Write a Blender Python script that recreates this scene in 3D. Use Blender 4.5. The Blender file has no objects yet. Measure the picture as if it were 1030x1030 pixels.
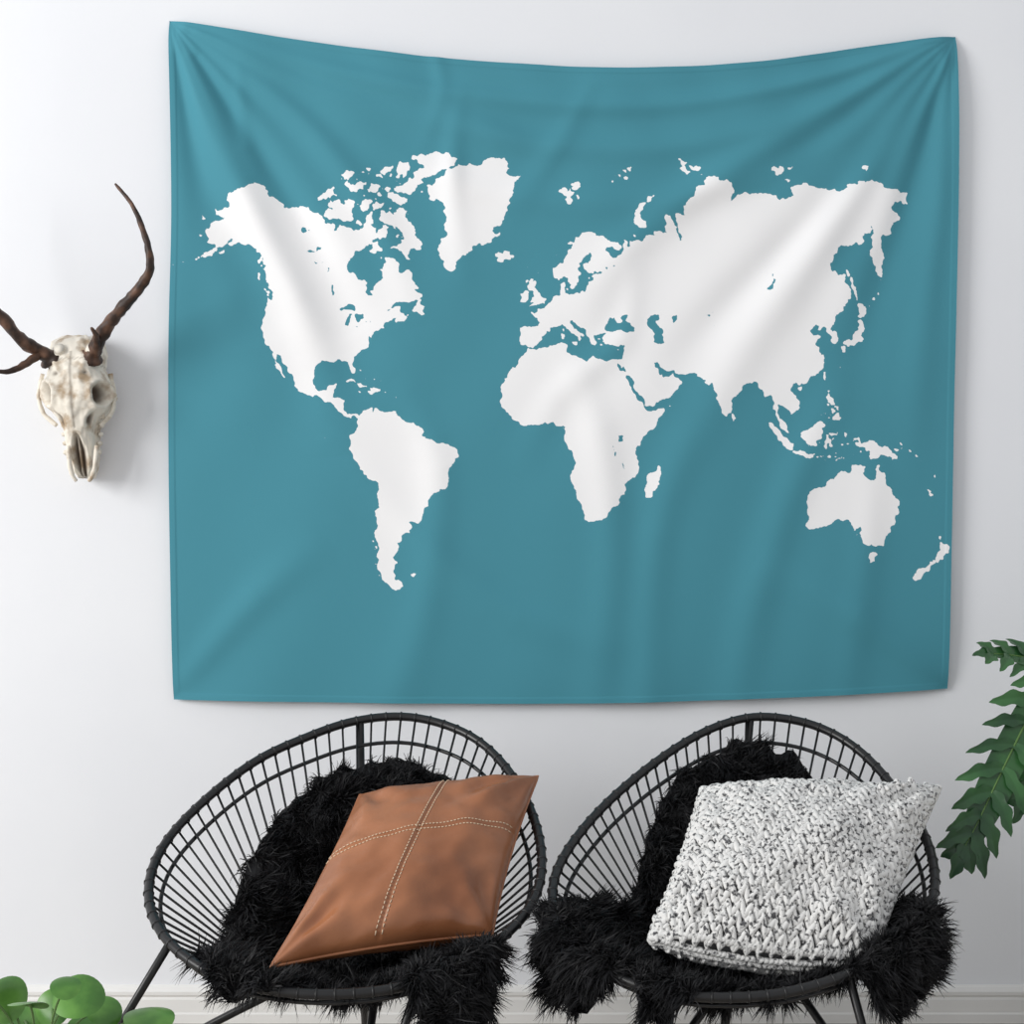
import bpy, math, random
import numpy as np
from mathutils import Vector, noise
random.seed(4); np.random.seed(4)
S=0.0025; CAMD=4.0; CZ=1.28
def P(px,py,d):
    k=S*(CAMD-d)/CAMD
    return Vector(((px-515)*k,-d,CZ-(py-515)*k))
sc=bpy.context.scene
sc.view_settings.view_transform='Standard'
COL=sc.collection
# ------------------------------------------------------------ helpers
def mk(name,verts,faces,mat,parent=None,smooth=True,midx=None):
    me=bpy.data.meshes.new(name)
    me.from_pydata([tuple(v) for v in verts],[],faces)
    mats=mat if isinstance(mat,(list,tuple)) else [mat]
    for m in mats: me.materials.append(m)
    if smooth: me.polygons.foreach_set('use_smooth',[True]*len(me.polygons))
    if midx is not None: me.polygons.foreach_set('material_index',midx)
    me.update()
    ob=bpy.data.objects.new(name,me); COL.objects.link(ob)
    if parent: ob.parent=parent
    return ob
def empty(name,loc=(0,0,0)):
    e=bpy.data.objects.new(name,None); COL.objects.link(e); e.empty_display_size=.1
    return e
def mat(name,col,rough=.6,spec=.5,bump=None,col2=None,nscale=10,metal=0,sheen=0,trans=0,lo=.4,hi=.6,detail=5):
    m=bpy.data.materials.new(name); m.use_nodes=True; nt=m.node_tree
    b=nt.nodes['Principled BSDF']
    b.inputs['Base Color'].default_value=(*col,1); b.inputs['Roughness'].default_value=rough
    b.inputs['Specular IOR Level'].default_value=spec; b.inputs['Metallic'].default_value=metal
    if sheen: b.inputs['Sheen Weight'].default_value=sheen
    tc=nt.nodes.new('ShaderNodeTexCoord')
    if col2:
        n=nt.nodes.new('ShaderNodeTexNoise'); n.inputs['Scale'].default_value=nscale; n.inputs['Detail'].default_value=detail
        nt.links.new(tc.outputs['Object'],n.inputs['Vector'])
        r=nt.nodes.new('ShaderNodeValToRGB'); r.color_ramp.elements[0].position=lo; r.color_ramp.elements[1].position=hi
        r.color_ramp.elements[0].color=(*col,1); r.color_ramp.elements[1].color=(*col2,1)
        nt.links.new(n.outputs['Fac'],r.inputs[0]); nt.links.new(r.outputs[0],b.inputs['Base Color'])
    if bump:
        n=nt.nodes.new('ShaderNodeTexNoise'); n.inputs['Scale'].default_value=bump[0]; n.inputs['Detail'].default_value=4
        nt.links.new(tc.outputs['Object'],n.inputs['Vector'])
        bb=nt.nodes.new('ShaderNodeBump'); bb.inputs['Strength'].default_value=bump[1]; bb.inputs['Distance'].default_value=bump[2]
        nt.links.new(n.outputs['Fac'],bb.inputs['Height']); nt.links.new(bb.outputs[0],b.inputs['Normal'])
    return m
def box(name,x0,x1,y0,y1,z0,z1,m,parent=None):
    v=[(x,y,z) for x in(x0,x1) for y in(y0,y1) for z in(z0,z1)]
    f=[(0,1,3,2),(4,6,7,5),(0,4,5,1),(2,3,7,6),(0,2,6,4),(1,5,7,3)]
    return mk(name,v,f,m,parent,smooth=False)
def catmull(pts,n=8,closed=False):
    pts=[Vector(p) for p in pts]; N=len(pts); out=[]
    segs=N if closed else N-1
    for i in range(segs):
        if closed: a,b,c,d=pts[i-1],pts[i],pts[(i+1)%N],pts[(i+2)%N]
        else: a,b,c,d=pts[max(i-1,0)],pts[i],pts[i+1],pts[min(i+2,N-1)]
        for k in range(n):
            t=k/n
            out.append(.5*((2*b)+(c-a)*t+(2*a-5*b+4*c-d)*t*t+(3*b-a-3*c+d)*t**3))
    if not closed: out.append(pts[-1])
    return out
class MB:
    def __init__(s): s.v=[]; s.f=[]; s.mi=[]
    def tube(s,pts,rad,seg=8,closed=False,mi=0,wob=None):
        pts=[Vector(p) for p in pts]; N=len(pts); base=len(s.v)
        if not isinstance(rad,(list,tuple)): rad=[rad]*N
        T0=(pts[1]-pts[0]).normalized(); up=Vector((0,0,1)) if abs(T0.z)<.9 else Vector((0,1,0))
        nrm=(up-T0*up.dot(T0)).normalized()
        for i in range(N):
            if closed: T=(pts[(i+1)%N]-pts[i-1])
            else: T=pts[min(i+1,N-1)]-pts[max(i-1,0)]
            T.normalize(); nrm=(nrm-T*nrm.dot(T)).normalized(); bi=T.cross(nrm)
            for k in range(seg):
                a=2*math.pi*k/seg; r=rad[i]
                dv=nrm*math.cos(a)+bi*math.sin(a)
                if wob: r*=1+wob*noise.noise((pts[i]+dv*r)*60)
                s.v.append(pts[i]+dv*r)
        M=N if closed else N-1
        for i in range(M):
            j=(i+1)%N
            for k in range(seg):
                k2=(k+1)%seg
                s.f.append((base+i*seg+k,base+i*seg+k2,base+j*seg+k2,base+j*seg+k)); s.mi.append(mi)
        if not closed:
            s.f.append(tuple(base+k for k in range(seg))[::-1]); s.mi.append(mi)
            s.f.append(tuple(base+(N-1)*seg+k for k in range(seg))); s.mi.append(mi)
    def obj(s,name,m,parent=None,smooth=True): return mk(name,s.v,s.f,m,parent,smooth,s.mi)
# ------------------------------------------------------------ room
m_wall=mat('wall_paint',(.80,.815,.85),.9,.2,bump=(120,.12,.002),col2=(.83,.845,.875),nscale=1.2)
m_floor=mat('floor_wood',(.42,.38,.33),.5,.4,col2=(.52,.47,.42),nscale=6)
m_trim=mat('trim_paint',(.78,.775,.76),.5,.4,col2=(.81,.805,.79),nscale=5)
box('wall_back',-3.2,3.2,0,.12,0,2.9,m_wall)
box('floor',-3.2,3.2,-5,.12,-.08,0,m_floor)
prof=[(0,0),(.018,0),(.018,.022),(.015,.026),(.015,.058),(.012,.064),(.016,.070),(.016,.078),(.008,.088),(0,.092)]
v=[];f=[]
for x in(-3.2,3.2):
    for a,b in prof: v.append((x,-a,b))
n=len(prof)
for i in range(n-1): f.append((i,i+1,n+i+1,n+i))
f+= [tuple(range(n))[::-1],tuple(range(n,2*n))]
mk('baseboard_back',v,f,m_trim,smooth=False)
# ------------------------------------------------------------ world map data (lon,lat)
LAND=[
# north america
[(-156.5,71.3),(-152,70.8),(-145,70),(-141,69.6),(-136,69),(-133,69.6),(-129,70),(-127,70.2),(-124,69.5),(-120,69.5),(-115,68.5),(-114,67.8),(-109,68),(-108,67.3),(-107.7,66.5),(-106.5,68.2),(-104,68),(-98,67.8),(-96,68.2),(-94.5,69.5),(-96,71),(-94.5,72),(-92.5,70.5),(-91,69.5),(-90.3,68.8),(-88,68.8),(-86,67.5),(-85.5,69.5),(-82,69.5),(-81.5,68),(-83.5,66.5),(-86.5,66.4),(-87,65),(-90.5,63.5),(-93,62),(-94.5,60),(-94.5,58.8),(-92.5,57),(-89,56.8),(-85,55.3),(-82.3,55),(-82,53),(-80.5,51.3),(-79,51.5),(-79,54),(-77,55.7),(-76.5,57.5),(-78.5,58.8),(-77.3,60),(-78,62.3),(-75,62.2),(-72,61.5),(-69.7,60.8),(-69.5,58.9),(-67.5,58.3),(-65.5,59.5),(-64.5,60.3),(-62.5,58.2),(-61.5,56.5),(-58,54.8),(-59.5,53.8),(-56,53),(-55.8,52),(-58.5,51.2),(-61,50.2),(-66,50.2),(-68.5,49),(-70.5,47.2),(-67,48.8),(-64.5,49),(-64.8,47.5),(-64,46.2),(-61.5,45.9),(-60,46.8),(-61,45.2),(-65.5,43.6),(-66,44.5),(-64.8,45.4),(-67,45),(-70,43.7),(-70.7,42.2),(-70,41.7),(-72,41.3),(-74,40.6),(-75.2,39),(-75.5,38),(-76.3,39),(-76,37),(-75.7,35.3),(-77.5,34.3),(-79.2,33.2),(-81.2,31.7),(-81.4,30),(-80.1,27),(-80.3,25.3),(-81.2,25.2),(-82.7,27.7),(-83.5,29.5),(-85.3,29.8),(-88,30.4),(-89.5,29.2),(-91,29.3),(-94,29.6),(-96.5,28.3),(-97.4,26.5),(-97.7,22.8),(-96.2,19.3),(-94.5,18.2),(-91.5,18.5),(-90.5,20.7),(-87.2,21.5),(-87.6,19.5),(-88.3,17.5),(-88.8,15.9),(-86,15.8),(-83.3,15),(-83.6,12.5),(-83.6,10.9),(-82,9),(-80,9.2),(-78,9.4),(-77.2,8.5),(-78,7.5),(-79.5,8.8),(-80.4,7.4),(-82.8,8.2),(-84.5,9.8),(-85.8,10.3),(-87.5,12.9),(-91.5,14),(-94.5,16.2),(-99.5,16.7),(-103.5,18.2),(-105.5,20.3),(-106,22.6),(-109,25.6),(-111,28),(-113,31.2),(-114.7,31.7),(-114.5,30),(-112.5,27.5),(-110.5,24.3),(-109.6,23),(-110.3,23.3),(-112.2,25.5),(-114.2,27),(-115,27.8),(-114.2,28.3),(-116,30.5),(-117.1,32.5),(-118.5,34),(-120.6,34.6),(-122,36.7),(-123.8,39.2),(-124.3,42),(-124,46),(-124.7,48.4),(-122.7,47.5),(-123,49.2),(-126,50.7),(-128,52.5),(-130.2,54.8),(-132,56.5),(-134.5,58.3),(-137.5,58.8),(-140,59.8),(-144,60),(-148,60.5),(-150,59.7),(-151.8,59.3),(-151,61),(-153.5,59.3),(-156,57.5),(-159,55.7),(-163,54.7),(-164.7,54.6),(-161,56),(-157.7,57.7),(-157.5,58.8),(-162,58.8),(-162,59.9),(-165,60.8),(-166,61.7),(-164.8,63),(-161,64),(-161,64.7),(-166,64.5),(-168,65.6),(-163.8,66.2),(-162,66.6),(-166.5,68.3),(-163,69.5),(-160,70.7)],
# south america
[(-77.2,8.5),(-75.5,10.6),(-73,11.4),(-71.7,12.3),(-71.5,11),(-71.7,9.6),(-70.8,10.8),(-70,12),(-68.2,10.6),(-64.5,10.2),(-62,10.7),(-60.8,8.6),(-57.5,6.1),(-54,5.8),(-51.5,4.3),(-50,1),(-51.5,-.8),(-48.5,-0.8),(-44.5,-2.6),(-41,-2.9),(-37.5,-4.5),(-35.3,-5.5),(-34.8,-8),(-37.1,-11.5),(-39,-13.5),(-39.2,-17.5),(-41,-22),(-44.5,-23),(-48.5,-26),(-48.8,-28.5),(-52,-32.5),(-54.5,-34.8),(-58.2,-34),(-57,-36.5),(-58,-38.2),(-62,-39),(-62.3,-40.8),(-65,-41),(-63.8,-42.5),(-65.3,-44.5),(-67.5,-46),(-65.8,-47.5),(-68.5,-50.2),(-68.5,-52.4),(-68.5,-53),(-65.2,-54.8),(-68,-55.7),(-72,-54),(-74.5,-52),(-75.5,-48.5),(-74.3,-45),(-73,-42),(-73.5,-39.5),(-73.3,-37),(-71.7,-33),(-71.5,-29.5),(-70.4,-25),(-70.3,-18.4),(-75.5,-15.3),(-77.2,-12),(-79.5,-8),(-81.2,-5.5),(-80.2,-3.2),(-80.8,-1),(-80,0.8),(-78.5,2),(-77.3,4),(-77.5,6.8)],
# eurasia
[(-9.3,43.2),(-8.9,41),(-9.5,38.7),(-8.9,37),(-6.5,37),(-5.6,36.1),(-2,36.8),(-0.5,38.2),(0,39.8),(3.2,41.9),(3.2,43.2),(5,43.4),(7.5,43.8),(8.8,44.4),(10.3,43.5),(12.3,41.8),(14.2,40.8),(15.7,40),(16,38),(17.1,39),(16.6,40.4),(18.4,39.9),(18.3,40.7),(16,41.7),(14,42.6),(13.5,43.6),(12.3,44.5),(12.4,45.4),(13.7,45.6),(14,44.9),(15.2,44.2),(17.5,43),(19.4,41.8),(19.4,40.4),(21,38.8),(21.6,37),(23,36.5),(24,37.8),(23,38.9),(22.8,40.4),(24,40.2),(26.2,40.8),(28.6,41),(27.5,40.3),(26.3,39.5),(27,38),(27.5,36.9),(30.5,36.7),(32.5,36.1),(34.5,36.7),(36,36.7),(35.7,34.5),(34.9,32.5),(34.2,31.3),(32.6,31.1),(32.5,29.9),(34.2,27.8),(34.9,29.4),(35.2,28),(37.2,25),(39,21.5),(42.3,16.7),(43.3,12.7),(45,12.8),(49,14.2),(52.2,15.7),(55.3,17.5),(57.7,19.5),(59.8,22.4),(58.5,23.7),(56.6,24.4),(56.3,26.2),(54.3,24.3),(51.7,24.2),(51.5,25.8),(50.7,25),(50,26.7),(48,29.9),(50,30.2),(51.2,27.9),(54.5,26.5),(57,27),(57.5,25.6),(61.5,25.1),(66.5,25.3),(68,23.8),(70,22.7),(69,22.2),(70.5,20.8),(72.6,21.8),(72.8,19),(73.5,16),(74.8,12.8),(76.5,9),(77.5,8.1),(79.8,10.3),(80.2,13.2),(80.3,15.5),(82.3,16.6),(85,19.6),(87,21.4),(90.5,22.2),(92,21.5),(94.3,18),(94.3,16),(97,17),(98.5,13.5),(98.6,9),(100.3,6),(101.3,3),(103.5,1.3),(104.2,1.4),(103.4,4.5),(101.8,6.5),(100.2,7.8),(99.3,10),(100,13.3),(101,12.7),(102.7,12),(104.8,10.3),(105,8.7),(106.7,10),(109.2,11.8),(109,14.5),(107.5,16.7),(105.7,19),(107,21),(108.5,21.6),(109.9,20.4),(110.6,21.3),(113.8,22.3),(117,23.7),(119.5,25.7),(121.7,28.3),(121.9,30.7),(120.5,33.5),(119.3,35),(122.3,37),(121,37.6),(119,37.3),(118,38.7),(119.7,39.8),(121.5,40.7),(121.4,38.9),(124.3,39.9),(125,38.3),(126.6,37),(126.4,34.6),(129.2,35.3),(129.3,37.2),(127.6,39.5),(129.8,41.3),(132.2,43.2),(135.3,43.8),(138.5,46.8),(140.5,50),(141,53),(137.5,54),(135.5,54.7),(139,57.3),(143,59.3),(149,59.5),(155,59.3),(157.5,61.5),(161,61),(163.5,62.5),(162.5,60.7),(160,60.3),(156.5,57.5),(155.6,55),(156.7,51),(158.5,52.9),(160,54.5),(162.2,56.3),(163,58),(166,60.2),(170.5,60),(174,61.7),(179,62.5),(177.5,64.6),(181.5,65.3),(187,64.4),(190.2,66.1),(185,67.2),(180.5,68.9),(175,69.8),(170.5,69.5),(168,70),(160,69.6),(153,71),(149.5,72.2),(140,72.5),(139,71.5),(130.5,71),(128.5,72.5),(123,73),(113.5,73.6),(106,73.2),(112,74.7),(113.5,75.8),(104.3,77.7),(98.5,76.4),(87,75),(81,73.6),(80.5,72),(78,72.3),(74.8,72.8),(73.5,70),(74,68),(71.5,66.5),(72.5,68.5),(72.5,71),(69.5,72.9),(68.5,71.8),(66.8,70.5),(67,69),(64.5,69.2),(60.5,69.8),(60.5,68.7),(54,68.4),(50,68.1),(46,68),(46,66.8),(44,66.3),(43.4,68.6),(42,66.4),(40,64.7),(37.3,63.9),(34.8,64.5),(33,66.6),(38,66.1),(41.2,66.8),(40,67.9),(33.5,69.5),(30.5,69.8),(25.8,71),(20,70),(16,68.6),(13,66),(11,64.3),(8.5,63.2),(5.2,61.9),(5.1,60),(5.8,58.7),(8,58.1),(10.5,59.3),(11.3,58.8),(12.8,56),(14.2,55.4),(16.2,56.5),(17,58.6),(19,60),(17.3,61),(18,62.7),(21.3,64.6),(24.5,65.8),(25.3,64.9),(21.5,63),(21.4,61),(23,59.9),(28,60.5),(29.8,59.9),(25,59.5),(23.5,58.8),(24.4,57.8),(22.5,57.6),(21.1,56.3),(20.8,55.2),(19.5,54.4),(16.5,54.4),(14.2,53.9),(11,54.2),(10.8,56.3),(10.6,57.7),(8.2,56.8),(8.3,54.8),(8.7,53.9),(5,53.3),(4,51.9),(1.6,50.5),(0,49.5),(-1.6,49.6),(-1.5,48.7),(-4.7,48.5),(-4,47.8),(-1.5,46.5),(-1.3,43.6),(-4,43.5)],
# africa
[(-5.9,35.8),(-2,35.1),(3,36.9),(10,37.3),(11,36.8),(10.3,34.2),(15.2,32.3),(19,30.3),(20,31.5),(22,32.8),(25,31.6),(29,30.9),(32.6,31.2),(32.4,29.9),(34,26.8),(35.6,24),(37.2,21),(38.5,18),(40.5,15),(43.2,11.8),(44.5,10.5),(51.1,11.9),(50.8,9.5),(47.8,4.3),(44,1),(41.5,-2),(39.3,-5),(39.5,-8),(40.6,-11),(40.7,-15),(36.5,-18.5),(35,-20.5),(35.4,-24),(32.7,-26),(32.4,-28.5),(28,-32.8),(25.7,-34),(20,-34.8),(18.3,-34),(17,-29.5),(14.8,-26),(14.4,-22.5),(11.8,-17.5),(13.7,-12),(12.3,-6),(9.5,-2.5),(9.5,1.5),(9.6,3.8),(8.5,4.6),(6,4.3),(4.5,6.3),(1,6),(-2,4.8),(-7.5,4.4),(-11.5,6.8),(-13.3,9),(-15,11),(-16.8,12.5),(-17.5,14.7),(-16.4,16.5),(-17,21),(-15.8,23.8),(-13,27.7),(-9.8,29.8),(-9.6,31.5),(-6.8,34)],
# australia
[(142.5,-10.8),(143.5,-14.3),(145.3,-15),(146.3,-18.9),(149,-20.5),(150.8,-23.3),(153,-25.2),(153.5,-28.5),(152.5,-32.3),(150.5,-35.2),(149.9,-37.5),(146.5,-38.9),(144.5,-38.2),(143.5,-38.8),(140.5,-38),(139,-35.7),(137.7,-35.3),(138,-33.2),(135.8,-34.8),(134,-32.7),(131,-31.5),(126,-32.3),(123.5,-33.9),(119.5,-34.4),(116.5,-35),(115,-34.2),(115.7,-31.8),(114.2,-27.5),(113.5,-24.5),(114,-22),(117,-20.7),(121,-19.5),(122.3,-17.3),(124.5,-16.3),(126.8,-14),(129.5,-14.9),(130.7,-12.5),(132.7,-11.5),(136.8,-12.2),(135.7,-14.8),(139.2,-17.4),(140.9,-17.4),(141.7,-14)],
# greenland
[(-44,59.9),(-48,61),(-51.5,64),(-53.5,66.5),(-53.5,68.5),(-51,69),(-51,70),(-54.5,71.5),(-56,74),(-60,76),(-68,76.2),(-71,77.5),(-73,78.3),(-67,79.8),(-65,81),(-60,82),(-50,82.3),(-44,83),(-32,83.6),(-22,82.5),(-25,81.8),(-14,81.6),(-18,80.2),(-20,77.5),(-19,75.5),(-21.5,74),(-23,72.5),(-27,71),(-22,71),(-25,70),(-26.5,68.5),(-32,67.9),(-37.5,65.8),(-40.5,64.5),(-42.8,61.5)],
# arctic canada
[(-62,66.7),(-64,65),(-67.5,64.5),(-65.5,62.3),(-68,62.8),(-72,64.3),(-78,64.5),(-74,65.5),(-72.8,67),(-73.5,68.2),(-78,69.8),(-80,69.7),(-84,70),(-89,70.8),(-90,72.5),(-87,72),(-86,73.5),(-84,72.3),(-82,73.7),(-77,72.7),(-75,71.9),(-72,71.3),(-67.5,69.2),(-68,68.3),(-65,67.9)],
[(-117,69.8),(-113,68.7),(-105,69),(-101.5,69.7),(-104.5,71),(-105,72.8),(-110,73),(-111,72),(-114,72.7),(-118.5,72.3),(-118,71.2),(-112,70.6),(-117,70.5)],
[(-125.5,72),(-123,71.2),(-119,72.5),(-117,73.3),(-121,74.4),(-124.5,74)],
[(-90,76.5),(-84,76.3),(-80,76.3),(-78,77.2),(-75,78.6),(-79,79),(-74,79.6),(-70,80.5),(-62,82.6),(-70,83.1),(-80,83),(-83,82.3),(-88,82.2),(-92,81.3),(-86,81),(-80,80.6),(-86,79.8),(-83,79),(-86,78),(-88,77.4)],
[(-96,80.5),(-92,80.8),(-88,79.8),(-89,78.5),(-91,79.2),(-93,78.3),(-96,79.5)],
[(-97,76.3),(-92,76.6),(-92,75.6),(-90,75),(-80,74.6),(-80,75.6),(-86,75.9),(-90,76.2)],
[(-95,74),(-90.5,74),(-92,72.8),(-94.5,72.1),(-96,73)],
[(-101.5,73.8),(-97.5,73.8),(-98,73),(-97,71.8),(-101,72),(-102,73)],
[(-117,76),(-111,75.5),(-109,76.3),(-106,76.5),(-105.5,75.2),(-112,74.5),(-117,75.2)],
[(-122,76.3),(-118,77.3),(-116,76.7),(-119,75.8)],
[(-104,76.6),(-98,76.5),(-97.5,75),(-102,75)],[(-96.5,75.6),(-94,75.3),(-94.5,74.8),(-96.5,74.9)],[(-105,78),(-103,78.3),(-100,77.9),(-104,77.6)],[(-96,77.8),(-93.5,77.7),(-96,77.4)],[(-98,78.8),(-96,78.4),(-97,78)],
[(-104,79.3),(-99,79.8),(-100,78.2),(-104,78.5)],[(-113,78.4),(-109,78.6),(-110,77.9)],[(-115,77.9),(-110,77.8),(-113,77.4)],[(-104,75.4),(-102,75.7),(-103,75.1)],
[(-80.5,73.7),(-77,73.5),(-77,72.9),(-80,73)],[(-80,69.7),(-78,69.9),(-78.8,69.3)],[(-79.5,62.4),(-80.2,62.2),(-79.6,61.7)],[(-82.5,62.7),(-83.6,62.5),(-82.8,62.2)],[(-65,61.6),(-64.5,61.3),(-65.5,61.4)],
[(-87,65.5),(-85,66),(-84,65.2),(-81,64.5),(-80.3,63.8),(-84,62.9),(-87,63.6),(-85.5,64.3)],
[(-99.5,69.8),(-96,69.4),(-96.5,68.7),(-99.5,69)],[(-76,68.2),(-74.8,68.2),(-75.5,67.3),(-77,67.5)],
[(-128.3,50.7),(-125,50),(-123.5,48.4),(-125.7,48.8)],[(-133,54),(-131.8,54),(-131.2,52.2),(-132.4,52.9)],[(-134.5,58),(-133.5,57),(-134,56),(-135.5,57)],
[(-59.3,47.7),(-57.5,50.5),(-55.7,51.5),(-56,50),(-53.5,49.2),(-54.5,48),(-53,46.7),(-55.8,46.9)],
[(-64,49.8),(-62,49.3),(-63.5,49.3)],[(-154.7,57.4),(-152.3,58.3),(-152.5,57.3)],[(-64.2,46.8),(-62.2,46.4),(-63.8,46.3)],
[(-168,53.6),(-166.4,54),(-167,53.3)],[(-172,52.9),(-169.5,53.4),(-170.5,52.5)],[(-175.5,52.3),(-173.2,52.6),(-174,52)],[(-178.5,52),(-176.3,52.3),(-177,51.6)],[(-182,52.2),(-180,52.2),(-181,51.5)],
[(-171.7,63.7),(-169,63.4),(-170.5,63.1)],[(-167.4,60.3),(-165.5,60.3),(-166.3,59.8)],
# caribbean
[(-84.8,22),(-82.5,23.1),(-80,22.9),(-77,21.6),(-74.3,20.2),(-77.5,19.9),(-78.5,21.4),(-82,22.4)],
[(-74.3,18.4),(-72.6,18.6),(-73.2,19.9),(-70,19.7),(-68.5,18.5),(-71.3,17.8)],[(-78.3,18.4),(-76.4,18.1),(-77.3,17.8)],[(-67.1,18.4),(-65.7,18.3),(-66.5,17.9)],
[(-78.3,25.1),(-77.8,24.8),(-78.1,24)],[(-78.7,26.8),(-77,26.6),(-77.7,26.2)],[(-75.5,23.8),(-74.8,23),(-75.3,23.2)],[(-73.5,21.3),(-72.8,21),(-73.4,20.9)],[(-61.8,10.7),(-61,10.7),(-61.3,10.1)],[(-61.9,16.4),(-61.2,16.2),(-61.6,15.8)],[(-61.2,14.8),(-60.8,14.5),(-61,14.1)],[(-61,-51.5),(-58,-51.5),(-59.5,-52.3)],
[(-51.5,0),(-48.5,-0.2),(-50.5,-1.7)],[(-91.5,-.1),(-90.8,-.5),(-91.4,-1)],[(-74.2,-42),(-73.5,-42.2),(-74,-43.3)],
# europe islands
[(-24,65.5),(-22.5,66.4),(-20.5,65.8),(-16.2,66.4),(-13.7,65),(-16,64),(-19,63.5),(-22.5,63.9),(-21.7,64.5),(-23.8,64.9),(-21.9,65.4)],
[(-5.5,50.1),(-3.5,50.5),(1.3,51),(0.8,51.6),(1.7,52.7),(0,53.3),(-1.5,55),(-3,56),(-2,57.6),(-4,57.7),(-3.2,58.6),(-5,58.5),(-5.8,57),(-5,55.2),(-3.3,54.8),(-3,53.5),(-4.5,53.2),(-4.3,52.4),(-5.1,51.7),(-3,51.5)],
[(-10,51.8),(-6.4,52.2),(-6,53.5),(-5.6,54.7),(-7.5,55.3),(-10,54.2),(-9,53.3)],[(-7.3,58.2),(-6.2,58.3),(-7.2,57.4)],[(-1.6,60.6),(-1,60.5),(-1.3,60)],[(-7.3,62.2),(-6.5,62.2),(-6.8,61.6)],
[(8.2,41),(9.7,40.8),(9.5,39.2),(8.5,39)],[(8.7,42.5),(9.4,42.9),(9.4,41.6)],[(12.5,38),(15.5,38.2),(15.1,36.8)],[(23.6,35.5),(26.3,35.2),(24,35)],[(32.4,34.9),(34.4,35.6),(33.2,34.6)],[(2.5,39.7),(3.4,39.8),(3,39.3)],[(27.8,36.4),(28.2,36.3),(27.8,35.9)],[(18.2,57.6),(19,57.8),(18.3,57)],[(11.2,55.7),(12.5,56),(12,55)],[(22,58.5),(23.2,58.6),(22.2,58.1)],[(13,68.2),(15,69),(15.8,68.8),(14.5,68.1)],
[(11,79.5),(15,79.8),(15.5,79),(18,79.9),(20.5,78.9),(17.5,78.2),(17,76.8),(14,77.8),(15,78.3)],[(19,80.3),(26,80.3),(23,79.4),(19,79.5)],[(21,78.4),(24,78),(22,77.5)],
[(48,80.6),(51,80.9),(50,80.2)],[(52,81),(54.5,81),(53,80.4)],[(56,81.4),(59,81.4),(58,80.8)],[(60,81.7),(64,81.6),(61,81)],[(46,80.1),(48,80.2),(47,79.8)],[(55,80.4),(58,80.2),(56.5,79.9)],
[(51.5,71.8),(53.5,73.5),(57,75.3),(65,76.8),(68.5,76.8),(60,75.2),(56,73.3),(57,70.7),(54,70.8)],[(48.5,69.4),(50.2,69.2),(49.3,68.8)],
[(92,79.9),(95,81.1),(99,80.3),(96,79.8),(97,79)],[(98.5,80),(104,79.2),(101,78.8)],[(99.5,78.3),(104,78.5),(101,78)],[(137.5,75.6),(141,76.1),(145,75.6),(142.5,74.9),(139,74.7)],[(140,73.9),(143.3,73.5),(141,73.3)],[(179,71.5),(183,71.3),(179.5,70.9)],[(146,75.4),(150.5,75.1),(147,74.9)],
# asia islands
[(142,54.2),(143,53),(143.5,49.5),(142.7,47),(142,46),(141.9,49),(142,51.5)],
[(140.2,42),(141.7,45.3),(145.2,43.8),(143.5,42.1),(141,41.6)],
[(140.3,41),(141.5,41.2),(142,39.4),(140.9,37.5),(140.6,35.6),(138.5,34.7),(135.8,33.5),(132,33.9),(131,34.3),(133,35.5),(136,35.8),(137.3,37.4),(139.5,38.5)],
[(129.8,33.4),(131.7,33.6),(131.3,31.4),(130,31.6)],[(132.5,33.8),(134.5,34.2),(133.7,33.3)],[(146.5,44.5),(148,45.2),(147,44.2)],[(149,46),(150.5,46.6),(150,45.8)],[(152,47.2),(153,47.8),(153,47.1)],[(155.5,50.8),(156.3,50.5),(155.6,50.2)],[(127.7,26.8),(128.3,26.7),(127.8,26.1)],[(126.2,33.5),(127,33.5),(126.5,33.1)],
[(120.1,23),(121.6,25.2),(120.9,22)],[(108.7,19.3),(110.9,20),(109.6,18.2)],
[(120.3,16),(120.7,18.5),(122.3,18.4),(121.7,16),(124,13),(123.5,12.7),(121.3,13.6)],[(122,7),(123.5,8.6),(125.4,9.8),(126.5,7.5),(125.4,5.7),(124,6.8)],[(122,11.8),(123.2,11.5),(122.2,10.5)],[(124.4,12.5),(125.5,12.2),(125.1,10.3)],[(117.3,8.4),(119.4,11.3),(119,10)],[(122.5,10.7),(123.5,10.8),(123,9.1)],[(120.5,13.4),(121.5,13.2),(121,12.3)],[(123.5,11),(124,10.6),(123.4,9.7)],
[(109,1.5),(111.3,2.6),(113,3.3),(115,5),(117,7),(119.2,5.2),(117.8,3.5),(118,1),(116.5,-1.5),(116,-4),(114.5,-4),(111.7,-3.4),(110,-1.5)],
[(95.3,5.6),(97.5,5.2),(100.5,2.3),(103.5,-0.8),(106,-3),(105.8,-5.8),(104.5,-5.8),(101.5,-3),(99,0.2),(97,2.8)],[(98.5,-1),(99.2,-1.6),(98.8,-1.8)],[(105.8,-1.7),(106.8,-2.8),(106,-2.6)],[(107.6,-2.7),(108.4,-3),(107.8,-3.3)],[(97.2,1.5),(98,.8),(97.5,.8)],
[(105.2,-6.8),(106.5,-6),(110.8,-6.5),(114.4,-7.8),(114.4,-8.7),(108.5,-7.8)],[(115.2,-8.2),(116.7,-8.3),(116,-9)],[(117,-8.3),(119.2,-8.3),(118,-9.1)],[(119.8,-8.3),(122.9,-8.1),(121,-9)],[(123.3,-8.2),(125,-8.1),(124,-8.7)],[(123.7,-10.3),(127,-8.3),(125,-9.4)],[(119,-9.4),(120.8,-10.2),(120,-10.2)],
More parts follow.
